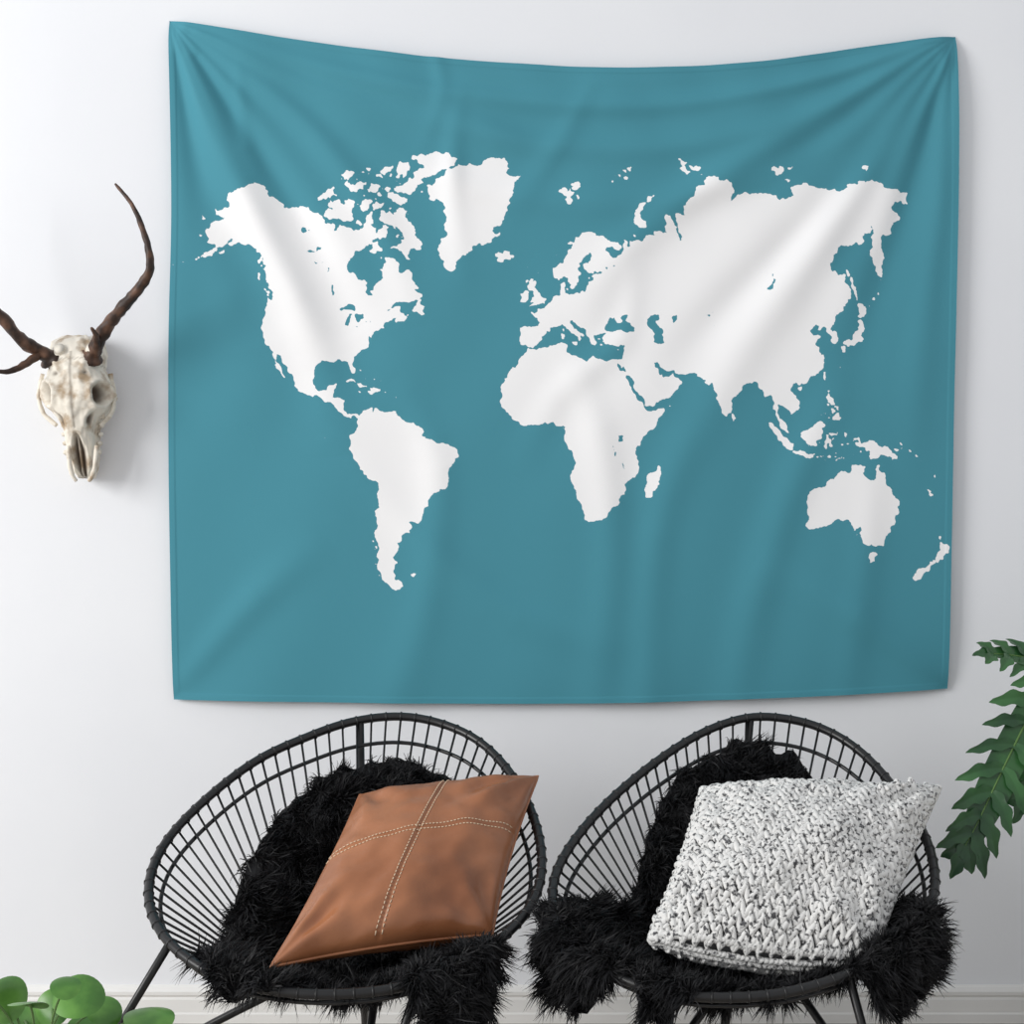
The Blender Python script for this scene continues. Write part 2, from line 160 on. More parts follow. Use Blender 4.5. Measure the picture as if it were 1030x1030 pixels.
[(119.5,0.7),(121,1.3),(125,1.6),(124,0.4),(120.2,0.5),(120.8,-1),(123.3,-0.8),(121.7,-1.9),(122.6,-4.5),(121.3,-4.3),(121,-2.7),(120.2,-3),(120.3,-5.5),(119.4,-5.4),(119,-2.7),(119.8,-0.8)],
[(127.5,1.8),(128.6,1),(128,-0.7),(127.5,0.4)],[(128,-3),(130.7,-3.2),(129,-3.7)],[(126,-3.2),(127.2,-3.3),(126.5,-3.9)],[(134.3,-5.8),(134.9,-6.2),(134.3,-6.9)],[(131.2,-7.3),(131.8,-7.5),(131.2,-8)],[(124.8,-1.7),(126.2,-1.8),(125.3,-2.1)],
[(131,-0.8),(134,-0.9),(135,-3.2),(137.8,-1.5),(141,-2.6),(144.5,-3.9),(147.8,-6.2),(147,-6.8),(150.8,-10.3),(147.5,-9.9),(144.5,-7.7),(141,-9.1),(138,-8.3),(138.5,-6.5),(135,-4.4),(132.8,-4),(132,-2.8),(133.8,-2.3),(132,-1.7)],
[(148.3,-5.6),(150.5,-5.6),(152.2,-4.3),(151.5,-5.8),(149.5,-6.4)],[(150.8,-2.5),(153,-4.4),(152.5,-4.4)],[(154.6,-5.4),(156,-6.6),(155,-6.5)],[(157,-7.2),(159,-8.2),(158,-8.4)],[(159.5,-9.2),(161,-9.8),(160,-10)],[(161,-8.6),(162,-9.8),(161.3,-9.5)],
[(164,-20.2),(167,-22.2),(165,-21.7)],[(166.6,-14.8),(167.3,-15.7),(166.9,-16.2)],[(168,-17.5),(168.7,-17.9),(168.2,-18.2)],[(177.3,-17.5),(178.7,-17.8),(177.6,-18.4)],[(178.6,-16.6),(180,-16.3),(179,-17)],
[(144.7,-40.8),(148.3,-40.9),(147.8,-43),(146,-43.6)],[(130.2,-11.3),(131.4,-11.4),(130.5,-11.9)],[(136.7,-35.8),(138,-35.8),(137,-36.1)],
[(172.8,-34.5),(174.8,-36.5),(178.4,-37.7),(177,-39.5),(175.3,-41.6),(173.8,-39.4),(174.7,-38)],[(172.7,-40.6),(174.3,-41.7),(172.8,-43.7),(170.5,-45.9),(168.5,-46.6),(166.6,-45.9),(170,-43.2)],
[(79.8,8.2),(80.3,9.7),(81.8,7.3),(80.5,6)],
[(49.3,-12.1),(50.4,-15.8),(47.2,-24.9),(44.5,-25.3),(43.4,-22),(44.4,-19.8),(44.4,-16.3),(47.3,-14.9)],
[(53.3,12.7),(54.5,12.5),(53.8,12.2)],[(8.4,3.8),(9,3.7),(8.5,3.2)],
]
WATER=[
[(28,43),(28.7,41.6),(31.3,41.3),(34.8,42),(37,41),(41,41.3),(41.3,42.6),(38.5,44.4),(36.8,45.2),(39,47),(36,46.6),(35,46),(36.3,45.2),(33.6,44.4),(32.8,45.5),(33,46.2),(30.8,46.4),(29.6,45)],
[(47.5,45.4),(51,46.9),(53,46.8),(53,45.3),(51,44.4),(52.5,42.5),(54,41),(53,40),(53.8,37),(51,36.7),(49,37.6),(49.3,39.3),(50,40.5),(48.5,42),(47.2,43.3)],
[(58.5,45.5),(61,46.5),(61,45),(59,43.8)],[(103.7,51.5),(106,52.6),(109.4,55.8),(109.6,54),(105.8,51.5)],
[(-92,46.7),(-88.5,48.7),(-85,47.8),(-84.7,46.6),(-88,46.9)],[(-87.8,42),(-86.5,41.8),(-86.2,44),(-85.2,45.8),(-87,45.7),(-87.9,43.5)],[(-84.5,45.8),(-81,46),(-80,44.6),(-81.7,43.4),(-82.4,43.1),(-83.5,44.2)],[(-83.3,41.7),(-79,42.9),(-81,42.5)],[(-79.7,43.4),(-76.3,44.1),(-77,43.3)],
[(-98.8,53.7),(-97,51),(-96.2,50.6),(-97.5,53.5)],[(-124,66.3),(-119,66.3),(-121,65.4),(-123,65.2)],[(-116.5,61.2),(-110,62.7),(-113,61.2)],[(-111,59.2),(-106,59.4),(-109,58.8)],[(-103,58),(-102,57.8),(-102.5,56.5)],
[(31.8,0.2),(34,0),(33.8,-2.2),(32,-2.5)],[(30.8,60),(32.5,61.2),(31,61.5)],[(35,61),(36.2,61.8),(35.3,62)],[(29.2,-3.5),(31,-8.5),(30.2,-8.4)],[(34,-10),(35.2,-14),(34.3,-13)],[(74,46),(78.8,46.8),(76,45.4)],[(76.2,42.6),(78.2,42.7),(77,42.2)],[(12.8,58.5),(14,59.2),(13.5,58.6)],[(-85.8,12),(-85,11.6),(-85.3,11.2)]]
def vdg(lon,lat,R=136.0,cx=544.0,cy=437.0):
    lam=math.radians(lon); phi=math.radians(lat)
    sl=1 if lam>=0 else -1; sp=1 if phi>=0 else -1
    lam=max(abs(lam),.004); phi=max(abs(phi),.006)
    sn=2*phi/math.pi; th=math.asin(sn); cs=math.cos(th)
    A=.5*(math.pi/lam-lam/math.pi); G=cs/(sn+cs-1); Pp=G*(2/sn-1); Q=A*A+G
    P2=Pp*Pp; D=P2+A*A
    x=math.pi*(A*(G-P2)+math.sqrt(max(0,A*A*(G-P2)**2-D*(G*G-P2))))/D
    y=math.pi*(Pp*Q-A*math.sqrt(max(0,(A*A+1)*D-Q*Q)))/D
    y*=R
    if sp>0 and y>160: y=160+(y-160)*.90
    return cx+sl*x*R+(2 if lon>0 else 0), cy-sp*y+2
def rough(poly,rnd):
    out=[]
    N=len(poly)
    def sub(a,b,dep):
        L=math.hypot(b[0]-a[0],b[1]-a[1])
        if L<1.5 or dep>6: out.append(a); return
        am=.19 if (a[1]<300 or a[0]>820) else .13
        o=rnd.gauss(0,am)*L; mxx=2.4; o=max(-mxx,min(mxx,o))
        m=((a[0]+b[0])/2-(b[1]-a[1])/L*o,(a[1]+b[1])/2+(b[0]-a[0])/L*o)
        sub(a,m,dep+1); sub(m,b,dep+1)
    for i in range(N): sub(poly[i],poly[(i+1)%N],0)
    return out
X0,Y0,SS=150,0,4
W,H=int(830*SS),int(620*SS)
img=np.zeros((H,W),np.float32)
def fill(poly,val):
    p=np.array(poly); x=(p[:,0]-X0)*SS; y=(p[:,1]-Y0)*SS
    x2=np.roll(x,-1); y2=np.roll(y,-1)
    for r in range(max(0,int(y.min())),min(H-1,int(y.max())+1)+1):
        yc=r+.5
        m=((y<=yc)&(y2>yc))|((y2<=yc)&(y>yc))
        if not m.any(): continue
        xs=np.sort(x[m]+(yc-y[m])/(y2[m]-y[m])*(x2[m]-x[m]))
        for a,b in zip(xs[::2],xs[1::2]):
            ia=max(0,int(math.ceil(a-.5))); ib=min(W,int(math.floor(b-.5))+1)
            if ib>ia: img[r,ia:ib]=val
rnd=random.Random(11)
for poly in LAND: fill(rough([vdg(*q) for q in poly],rnd),1)
for poly in WATER: fill(rough([vdg(*q) for q in poly],rnd),0)
for (lo,la,sx,sy,n) in [(-95,74.5,13,3,30),(-74,66,6,2,12),(-131,55,2,2,8),(-74.5,-49,.8,4,10),(122,-4,8,4,14),(122,11,2,2.5,8),(9,64,2,2,5),(-72,22,4,3,6),(25,37.5,1.2,1.2,6)]:
    for _ in range(n):
        x,y=vdg(rnd.gauss(lo,sx),rnd.gauss(la,sy)); r=rnd.uniform(.5,1.2)
        fill([(x+r*rnd.uniform(.6,1.4)*math.cos(k),y+r*.8*rnd.uniform(.6,1.4)*math.sin(k)) for k in np.arange(0,6.2,1.05)],1)
for _ in range(3):
    img=(np.roll(img,1,0)+np.roll(img,-1,0)+img)/3
    img=(np.roll(img,1,1)+np.roll(img,-1,1)+img)/3
# ------------------------------------------------------------ tapestry
def interp_curve(pts,n):
    c=catmull([(a,b,0) for a,b in pts],12)
    a=np.array([(q.x,q.y) for q in c]); L=np.r_[0,np.cumsum(np.hypot(*np.diff(a,axis=0).T))]; L/=L[-1]
    u=np.linspace(0,1,n); return np.stack([np.interp(u,L,a[:,0]),np.interp(u,L,a[:,1])],1)
NU,NV=821,701
top=interp_curve([(169,19),(250,33),(330,45),(430,58),(540,66),(640,69),(760,63),(860,49),(963,35)],NU)
bot=interp_curve([(174,704),(400,707),(600,707),(800,701),(954,693)],NU)
lef=interp_curve([(169,19),(173,200),(170,400),(174,704)],NV)
rig=interp_curve([(963,35),(963,200),(959,400),(954,693)],NV)
u=np.linspace(0,1,NU)[None,:,None]; vv=np.linspace(0,1,NV)[:,None,None]
G=(1-vv)*top[None]+vv*bot[None]+(1-u)*lef[:,None]+u*rig[:,None]-((1-u)*(1-vv)*top[0]+u*(1-vv)*top[-1]+(1-u)*vv*bot[0]+u*vv*bot[-1])
PX=G[...,0]; PY=G[...,1]
def ridge(pts,amps,wid):
    out=np.zeros_like(PX); best=np.full_like(PX,1e9)
    for i in range(len(pts)-1):
        (ax,ay),(bx,by)=pts[i],pts[i+1]; dx,dy=bx-ax,by-ay; L2=dx*dx+dy*dy
        t=np.clip(((PX-ax)*dx+(PY-ay)*dy)/L2,0,1)
        d=np.hypot(PX-ax-t*dx,PY-ay-t*dy)
        w=wid[i]+(wid[i+1]-wid[i])*t; am=amps[i]+(amps[i+1]-amps[i])*t
        m=d<best
        out=np.where(m,am*np.exp(-(d/w)**2),out); best=np.minimum(best,d)
    return out
def sm(pts): return [(q.x,q.y) for q in catmull([(a,b,0) for a,b in pts],4)]
def RD(pts,amps,wid,wf=.82,af=1.2):
    s=sm(pts); k=np.linspace(0,1,len(s)); kk=np.linspace(0,1,len(pts))
    return ridge(s,np.interp(k,kk,amps)*af,np.interp(k,kk,wid)*wf)
D=np.zeros_like(PX)+.028
D+=RD([(180,35),(212,120),(255,215),(298,300),(325,370),(335,460)],[.006,.012,.020,.020,.010,0],[10,18,22,22,28,30])
D-=RD([(178,60),(200,160),(235,260),(260,350)],[.004,.007,.008,0],[10,20,24,28])
D-=RD([(200,60),(260,150),(320,250),(360,340)],[.003,.007,.008,0],[8,16,20,24])
D+=RD([(185,28),(270,90),(330,150),(390,240),(420,330)],[.004,.009,.011,.008,0],[9,14,17,20,24])
D+=RD([(190,26),(330,75),(450,110),(560,170)],[.003,.007,.008,0],[8,12,16,20])
D+=RD([(956,45),(905,120),(850,200),(790,290),(735,370),(690,450),(650,520)],[.005,.011,.015,.015,.012,.008,0],[10,16,24,28,30,32,34])
D-=RD([(940,70),(880,150),(800,240),(720,320),(660,390)],[.003,.008,.010,.008,0],[9,16,20,24,28])
D-=RD([(950,80),(915,200),(880,300),(850,400)],[.004,.009,.009,0],[12,20,24,28])
D+=RD([(950,44),(840,110),(720,180),(630,250),(580,330)],[.004,.010,.012,.009,0],[9,15,20,24,28])
D+=RD([(945,42),(800,85),(650,108),(480,98),(330,68),(200,30)],[.003,.009,.010,.009,.006,.001],[8,11,13,13,11,7])
D+=RD([(940,50),(800,120),(660,150),(500,140),(340,95),(200,35)],[.002,.006,.008,.008,.005,.001],[8,13,16,16,12,7])
D+=RD([(900,110),(760,180),(620,205),(480,190),(360,140)],[0,.005,.007,.006,0],[12,17,20,18,14])
D+=RD([(950,60),(945,200),(925,350),(915,500)],[.004,.008,.006,0],[8,14,20,24])
D+=RD([(240,60),(250,150),(300,230)],[.0,.006,0],[8,12,16])
D+=RD([(560,330),(600,430),(615,560),(600,700)],[0,.008,.008,.005],[26,22,24,28])
D+=RD([(640,260),(625,340),(560,400),(520,480)],[0,.007,.006,0],[16,18,20,22])
D+=RD([(860,350),(800,480),(760,600),(740,700)],[0,.010,.010,.006],[24,24,26,28])
D+=RD([(880,440),(870,560),(850,700)],[0,.006,.004],[18,22,24])
D+=RD([(700,420),(660,540),(650,700)],[0,.008,.005],[22,22,24])
D+=RD([(400,380),(440,470),(430,600),(400,700)],[0,.007,.006,.003],[18,22,24,26])
D+=RD([(330,430),(420,540),(520,620),(640,660)],[0,.006,.007,0],[24,22,22,26])
D+=RD([(180,690),(260,600),(330,540)],[.004,.008,0],[14,22,26])
D+=RD([(945,680),(860,620),(760,560)],[.005,.010,0],[12,20,26])
D+=RD([(465,75),(455,180),(470,300)],[0,.008,0],[13,15,20])
D+=RD([(440,60),(445,100),(420,160)],[.004,.004,0],[10,12,14])
D+=RD([(600,75),(560,150),(500,230)],[.0,.006,0],[10,16,20])
rA=np.hypot(PX-169,PY-19); aA=np.arctan2(PY-19,PX-169)-rA*.00035
D+=(.0038*np.sin(aA*17+.6)+.0024*np.sin(aA*31+1.3))*np.clip(rA/90,0,1)*np.exp(-rA/280)
rB=np.hypot(PX-963,PY-35); aB=np.arctan2(PY-35,963-PX)-rB*.0003
D+=(.0038*np.sin(aB*16+2.2)+.0024*np.sin(aB*29+.4))*np.clip(rB/90,0,1)*np.exp(-rB/300)
D+=.0016*np.sin(PX/21+PY/47+np.sin(PY/60))+.0012*np.sin(PX/11-PY/23)*np.exp(-(PY-40)/160)
D+=.0020*np.sin(PX/34+1.6*np.sin(PY/95+1)+.4)*np.sin(PY/120+PX/260)
eu=np.minimum(PX-lef[:,0][:,None],rig[:,0][:,None]-PX)
ev=np.minimum(PY-top[:,1][None],bot[:,1][None]-PY)
D+=.0012*(np.minimum(eu,ev)<6)
corner=np.exp(-np.hypot(PX-170,PY-20)/18)+np.exp(-np.hypot(PX-962,PY-36)/18)+.7*np.exp(-np.hypot(PX-174,PY-703)/30)+.7*np.exp(-np.hypot(PX-953,PY-692)/30)
D=D*(1-.95*np.clip(corner,0,1))
D=np.maximum(D,.001)
K=S*(CAMD-.02)/CAMD
V=np.stack([(PX-515)*K,-D,CZ-(PY-515)*K],-1).reshape(-1,3)
idx=np.arange(NU*NV).reshape(NV,NU)
F=np.stack([idx[:-1,:-1],idx[1:,:-1],idx[1:,1:],idx[:-1,1:]],-1).reshape(-1,4)
def npmesh(name,V,F,mats,mi=None,smooth=True):
    me=bpy.data.meshes.new(name); n=len(F); k=F.shape[1]
    me.vertices.add(len(V)); me.vertices.foreach_set('co',V.astype(np.float32).ravel())
    me.loops.add(n*k); me.loops.foreach_set('vertex_index',F.astype(np.int32).ravel())
    me.polygons.add(n); me.polygons.foreach_set('loop_start',np.arange(0,n*k,k,dtype=np.int32))
    try: me.polygons.foreach_set('loop_total',np.full(n,k,dtype=np.int32))
    except Exception: pass
    for m in mats: me.materials.append(m)
    if mi is not None: me.polygons.foreach_set('material_index',mi.astype(np.int32))
    me.update(calc_edges=True)
    me.polygons.foreach_set('use_smooth',np.full(n,smooth))
    me.validate()
    ob=bpy.data.objects.new(name,me); COL.objects.link(ob); return ob
fx=(PX-X0)*SS-.5; fy=(PY-Y0)*SS-.5
ix=np.clip(fx.astype(int),0,W-2); iy=np.clip(fy.astype(int),0,H-2); tx=fx-ix; ty=np.clip(fy-iy,0,1)
val=(img[iy,ix]*(1-tx)+img[iy,ix+1]*tx)*(1-ty)+(img[iy+1,ix]*(1-tx)+img[iy+1,ix+1]*tx)*ty
m=bpy.data.materials.new('printed_cloth'); m.use_nodes=True; nt=m.node_tree; b=nt.nodes['Principled BSDF']
b.inputs['Roughness'].default_value=.75; b.inputs['Specular IOR Level'].default_value=.15
at=nt.nodes.new('ShaderNodeAttribute'); at.attribute_name='land'
mr=nt.nodes.new('ShaderNodeMapRange'); mr.inputs['From Min'].default_value=.36; mr.inputs['From Max'].default_value=.60
nt.links.new(at.outputs['Fac'],mr.inputs['Value'])
mx=nt.nodes.new('ShaderNodeMix'); mx.data_type='RGBA'
mx.inputs[6].default_value=(.068,.268,.340,1); mx.inputs[7].default_value=(.90,.90,.91,1)
nt.links.new(mr.outputs[0],mx.inputs[0]); nt.links.new(mx.outputs[2],b.inputs['Base Color'])
tc=nt.nodes.new('ShaderNodeTexCoord'); nn=nt.nodes.new('ShaderNodeTexNoise'); nn.inputs['Scale'].default_value=350
nt.links.new(tc.outputs['Object'],nn.inputs['Vector'])
bb=nt.nodes.new('ShaderNodeBump'); bb.inputs['Strength'].default_value=.15; bb.inputs['Distance'].default_value=.001
nt.links.new(nn.outputs['Fac'],bb.inputs['Height']); nt.links.new(bb.outputs[0],b.inputs['Normal'])
tap=npmesh('world_map_tapestry',V,F,[m])
a=tap.data.attributes.new('land','FLOAT','POINT'); a.data.foreach_set('value',val.astype(np.float32).ravel())
# ------------------------------------------------------------ chairs
m_blk=mat('black_metal',(.008,.008,.009),.35,.5,bump=(200,.1,.001))
m_cord=mat('black_cord',(.009,.009,.010),.45,.5,bump=(300,.15,.001))
m_fur=mat('black_fur',(.006,.006,.007),.6,.3,col2=(.014,.014,.016),nscale=30)
def dp(py): return .32+(py-718)/287*.78
class Chair:
    def __init__(s,name,trace,cen,ringc,feet):
        s.cen=cen
        c=catmull([(a,b,0) for a,b in trace],10,True)
        ang=np.array([math.degrees(math.atan2(-(q.y-cen[1]),q.x-cen[0]))%360 for q in c])
        r=np.array([math.hypot(q.x-cen[0],q.y-cen[1]) for q in c])-3
        o=np.argsort(ang); ang=ang[o]; r=r[o]
        gr=np.arange(0,360,2.0); rr=np.interp(gr,ang,r,period=360)
        for _ in range(6): rr=(np.roll(rr,1)+np.roll(rr,-1)+2*rr)/4
        s.gr=gr; s.rr=rr; s.C=Vector(ringc); s.r=.13
        e=empty(name); s.e=e
        hoop=[s.H(a) for a in np.arange(0,360,3)]
        b=MB(); b.tube(hoop,.0098,10,True); b.obj('hoop',m_blk,e)
        b=MB(); b.tube([s.B(a,.085)+Vector((0,0,-.010)) for a in np.arange(0,360,3)],.0045,8,True)
        ring=[s.B(a,1) for a in np.arange(0,360,8)]; b.tube(ring,.008,8,True); b.obj('inner_rings',m_blk,e)
        b=MB(); NC=76
        hp=[s.H(a) for a in np.arange(0,361,1)]; L=np.r_[0,np.cumsum([(hp[i+1]-hp[i]).length for i in range(360)])]
        angs=np.interp(np.arange(NC)/NC*L[-1],L,np.arange(361))
        for a in angs:
            h=s.H(a); q=s.B(a,1); d=(q-h).normalized()
            b.tube([h-d*.004,h.lerp(q,.5)+Vector((0,0,-.006)),q],.0026,6)
            T=(s.H(a+1)-s.H(a-1)).normalized(); n1=T.orthogonal().normalized(); n2=T.cross(n1)
            b.tube([h+(n1*math.cos(k*math.pi/5)+n2*math.sin(k*math.pi/5))*.0094 for k in range(10)],.0026,5,True)
        b.obj('cords',m_cord,e)
        b=MB()
        for (ha,fx_,fy_) in feet:
            ft=Vector((fx_,fy_,.012)); h=s.H(ha); q=s.B(ha,1)
            b.tube([h,h.lerp(ft,.5),ft],.0085,8)
            mid=q.lerp(ft,.5)+Vector((0,0,.03))
            b.tube(catmull([q,mid,ft],6),.0085,8)
            b.tube([ft-Vector((0,0,.012)),ft+Vector((0,0,.012))],.016,10)
        b.obj('legs',m_blk,e)
    def H(s,a):
        r=np.interp(a%360,s.gr,s.rr,period=360); t=math.radians(a)
        px=s.cen[0]+r*math.cos(t); py=s.cen[1]-r*math.sin(t); return P(px,py,dp(py))
    def B(s,a,t):
        h=s.H(a); ra=math.radians(a); R=s.C+Vector((math.cos(ra),math.sin(ra),0))*s.r
        if t>1: return R.lerp(s.C+Vector((0,0,-.0)),min(1,(t-1)/.3))
        if t>=0: return h.lerp(R,t)+Vector((0,0,-.02*math.sin(math.pi*t)))
        o=Vector((h.x-s.C.x,h.y-s.C.y,0)).normalized()
        k=-t
        return h+o*(.020*math.sin(min(1,k/.10)*math.pi/2)+.03*k)+Vector((0,0,.008-.75*max(0,k-.03)))
def fur(name,ch,prof,nstr,seed):
    rng=np.random.RandomState(seed)
    aa=np.array([q[0] for q in prof],float); tt=np.array([q[1] for q in prof],float)
    NA,NT=150,36
    A=np.linspace(0,360,NA,endpoint=False); tm=np.interp(A,aa,tt,period=360)
    base=np.zeros((NA,NT,3)); Tg=np.zeros((NA,NT))
    for i,a in enumerate(A):
        t0=tm[i]+.05*noise.noise(Vector((a/9,seed,0)))
        for j in range(NT):
            t=t0+(1.28-t0)*j/(NT-1); Tg[i,j]=t; base[i,j]=ch.B(a,t)
    def norms(B_):
        da=np.roll(B_,-1,0)-np.roll(B_,1,0); dt=np.gradient(B_,axis=1)
        n=np.cross(da,dt); n/=np.linalg.norm(n,axis=2,keepdims=True)+1e-9; return n
    n=norms(base)
    if n[:,NT//2,2].mean()<0: n=-n
    off=np.zeros((NA,NT))
    for i in range(NA):
        for j in range(NT):
            q=Vector(base[i,j]); off[i,j]=.022+.022*noise.noise(q*11)+.012*noise.noise(q*27)
    edge=np.clip(np.arange(NT)/3.,.25,1)[None,:]
    off=off*np.clip(1+Tg*2.5,.55,1)
    surf=base+n*(off*edge)[...,None]
    n2=norms(surf)
    if n2[:,NT//2,2].mean()<0: n2=-n2
    V1=surf.reshape(-1,3); id_=np.arange(NA*NT).reshape(NA,NT); idr=np.roll(id_,-1,0)
    F1=np.stack([id_[:,:-1],idr[:,:-1],idr[:,1:],id_[:,1:]],-1).reshape(-1,4)
    q=surf; qr=np.roll(surf,-1,0)
    area=np.linalg.norm(np.cross(qr[:,:-1]-q[:,:-1],q[:,1:]-q[:,:-1]),axis=2)
    pr=area.ravel()/area.sum(); c=rng.choice(len(pr),nstr,p=pr); ci=c//(NT-1); cj=c%(NT-1)
    s=rng.rand(nstr,1); t=rng.rand(nstr,1); ci2=(ci+1)%NA
    pos=(surf[ci,cj]*(1-s)+surf[ci2,cj]*s)*(1-t)+(surf[ci,cj+1]*(1-s)+surf[ci2,cj+1]*s)*t
    nn_=(n2[ci,cj]*(1-s)+n2[ci2,cj]*s)
    cl=np.array([noise.noise_vector(Vector(p)*26) for p in pos])
    d=nn_*.65+cl*1.5+rng.normal(0,.20,(nstr,3))+np.array([0,0,-.15]); d/=np.linalg.norm(d,axis=1,keepdims=True)
    Ls=(.020+.028*rng.rand(nstr,1))
    side=np.cross(d,rng.normal(0,1,(nstr,3))); side/=np.linalg.norm(side,axis=1,keepdims=True)
    bend=cl[:,[1,2,0]]*1.4+rng.normal(0,.25,(nstr,3))+np.array([0,0,-.40])
    P0=pos; P1=pos+d*Ls*.35+bend*Ls*.05; P2=pos+d*Ls*.66+bend*Ls*.25; P3=pos+d*Ls*.85+bend*Ls*.6
    w=.0012
    VS=np.stack([P0-side*w,P0+side*w,P1-side*w,P1+side*w,P2-side*w*.8,P2+side*w*.8,P3-side*w*.12,P3+side*w*.12],1).reshape(-1,3)
    b0=len(V1)+np.arange(nstr)[:,None]*8
    FS=np.concatenate([b0+np.array([[0,1,3,2]]),b0+np.array([[2,3,5,4]]),b0+np.array([[4,5,7,6]])],0)
    return npmesh(name,np.vstack([V1,VS]),np.vstack([F1,FS]),[m_fur])
trL=[(405,718),(450,727),(490,748),(525,790),(545,840),(547,885),(530,922),(490,958),(440,985),(370,1001),(290,1001),(220,985),(175,957),(150,922),(147,885),(165,845),(208,800),(258,762),(310,738),(355,723)]
trR=[(770,718),(820,727),(865,752),(905,795),(933,840),(944,885),(935,922),(900,958),(850,984),(780,1003),(700,1005),(640,993),(590,968),(560,935),(552,895),(565,860),(600,815),(648,772),(695,740),(735,723)]
cL=Chair('woven_lounge_chair',trL,(350,865),(-.335,-.74,.325),[(205,-.93,-.80),(300,-.30,-1.0),(85,-.34,-.28)])
cR=Chair('woven_lounge_chair.001',trR,(750,865),(.485,-.74,.325),[(232,.19,-.98),(312,.74,-1.0),(88,.49,-.28)])
fur('fur_throw',cL,[(0,.75),(20,.65),(35,.38),(50,.21),(65,.17),(85,.18),(105,.20),(120,.23),(135,.31),(150,.37),(165,.47),(178,.55),(190,.52),(200,.36),(209,.12),(217,-.03),(226,-.07),(240,-.04),(252,.08),(270,.14),(288,.10),(297,-.10),(305,-.22),(318,-.22),(328,-.08),(336,.2),(345,.6)],85000,3)
fur('fur_throw.001',cR,[(0,.40),(12,.75),(30,.6),(45,.42),(58,.22),(70,.13),(90,.10),(110,.10),(130,.14),(145,.26),(160,.42),(172,.46),(183,.26),(192,-.02),(199,-.18),(215,-.17),(224,.0),(235,-.10),(250,-.06),(262,.08),(300,.10),(312,-.02),(320,-.15),(330,-.20),(342,-.12),(350,.10)],92000,8)
# ------------------------------------------------------------ cushions
def pillowF(TL,TR,BR,BL,T,c,wr,seed,pw=.42,cb=None,ctp=None):
    TL,TR,BR,BL=[Vector(q) for q in (TL,TR,BR,BL)]
    if cb is None: cb=c
    N=((TR-TL)+(BR-BL)).cross((TL-BL)+(TR-BR)).normalized()
    if N.y>0: N=-N
    def F(s,t,side):
        cc=c if t>0 else c+(cb-c)*min(1,-t)
        s2=s*(1-c*(1-t*t)); t2=t*(1-cc*(1-s*s))
        u=(s2+1)/2; v=(t2+1)/2
        p=(TL.lerp(TR,u)).lerp(BL.lerp(BR,u),1-v)
        g=max(0,(1-s*s)*(1-t*t)); h=T*g**pw
        e=1-min(1,g)
        h+=wr*g**.5*(noise.noise(Vector((s*1.8+seed,t*1.8,side)))*1.2+.9*noise.noise(Vector((s*4+t*3+seed,t*5-s*2,side+3)))*(.2+e))
        for sx,sy in((1,1),(1,-1),(-1,1),(-1,-1)):
            dx,dy=s-sx,t-sy; r=math.hypot(dx,dy)
            if r<1.1:
                a=math.atan2(dy*sy,dx*sx); h+=wr*.75*math.sin(a*9+sx+seed)*math.exp(-((r-.45)/.28)**2)*g**.3
        return p+N*h*side
    return F,N
def pillow_mesh(F,n,post=None):
    v=[];f=[];ids={}
    for side in(1,-1):
        for i in range(n+1):
            for j in range(n+1):
                s=math.sin((i/n*2-1)*math.pi/2); t=math.sin((j/n*2-1)*math.pi/2)
                edge=i in(0,n) or j in(0,n)
                key=(i,j,0 if edge else side)
                if key not in ids:
                    ids[key]=len(v); q=F(s,t,side)
                    if post: q=post(q,s,t,side)
                    v.append(q)
        g=lambda i,j:ids[(i,j,0 if(i in(0,n) or j in(0,n)) else side)]
        for i in range(n):
            for j in range(n):
                q=(g(i,j),g(i+1,j),g(i+1,j+1),g(i,j+1)); f.append(q if side==1 else q[::-1])
    return v,f
# leather
m_lea=mat('tan_leather',(.235,.082,.032),.34,.55,bump=(90,.18,.003),col2=(.40,.160,.072),nscale=5,lo=.32,hi=.68)
m_thr=mat('cream_thread',(.72,.56,.40),.7)
FL,NL=pillowF(P(362,800,.56),P(541,781,.54),P(495,940,.86),P(272,973,.98),.088,.05,.014,2.3)
s0,t0=-.03,.10
def seamd(s,t): return .005*math.exp(-((s-s0-.04*t)/.014)**2)+.005*math.exp(-((t-t0-.05*s)/.014)**2)
def seam(q,s,t,side):
    return q-NL*seamd(s,t) if side==1 else q
le=empty('leather_cushion')
v,f=pillow_mesh(FL,140,seam); mk('cover',v,f,m_lea,le)
b=MB()
NS=52
for k in range(NS):
    a=-.97+1.94*k/NS; a2=a+1.94/NS*.62
    for o in(-.030,.030):
        q=[(s0+.04*a+o,a),(s0+.04*a2+o,a2)]; b.tube([FL(x,y,1)-NL*(seamd(x,y)-.0006) for x,y in q],.0011,5)
        q=[(a,t0+.05*a+o),(a2,t0+.05*a2+o)]; b.tube([FL(x,y,1)-NL*(seamd(x,y)-.0006) for x,y in q],.0011,5)
b.obj('stitching',m_thr,le)
b=MB(); ed=[FL(-1+2*k/40,-1,1) for k in range(40)]+[FL(1,-1+2*k/40,1) for k in range(40)]+[FL(1-2*k/40,1,1) for k in range(40)]+[FL(-1,1-2*k/40,1) for k in range(40)]
b.tube(ed,.0035,8,True); b.obj('piping',m_lea,le)
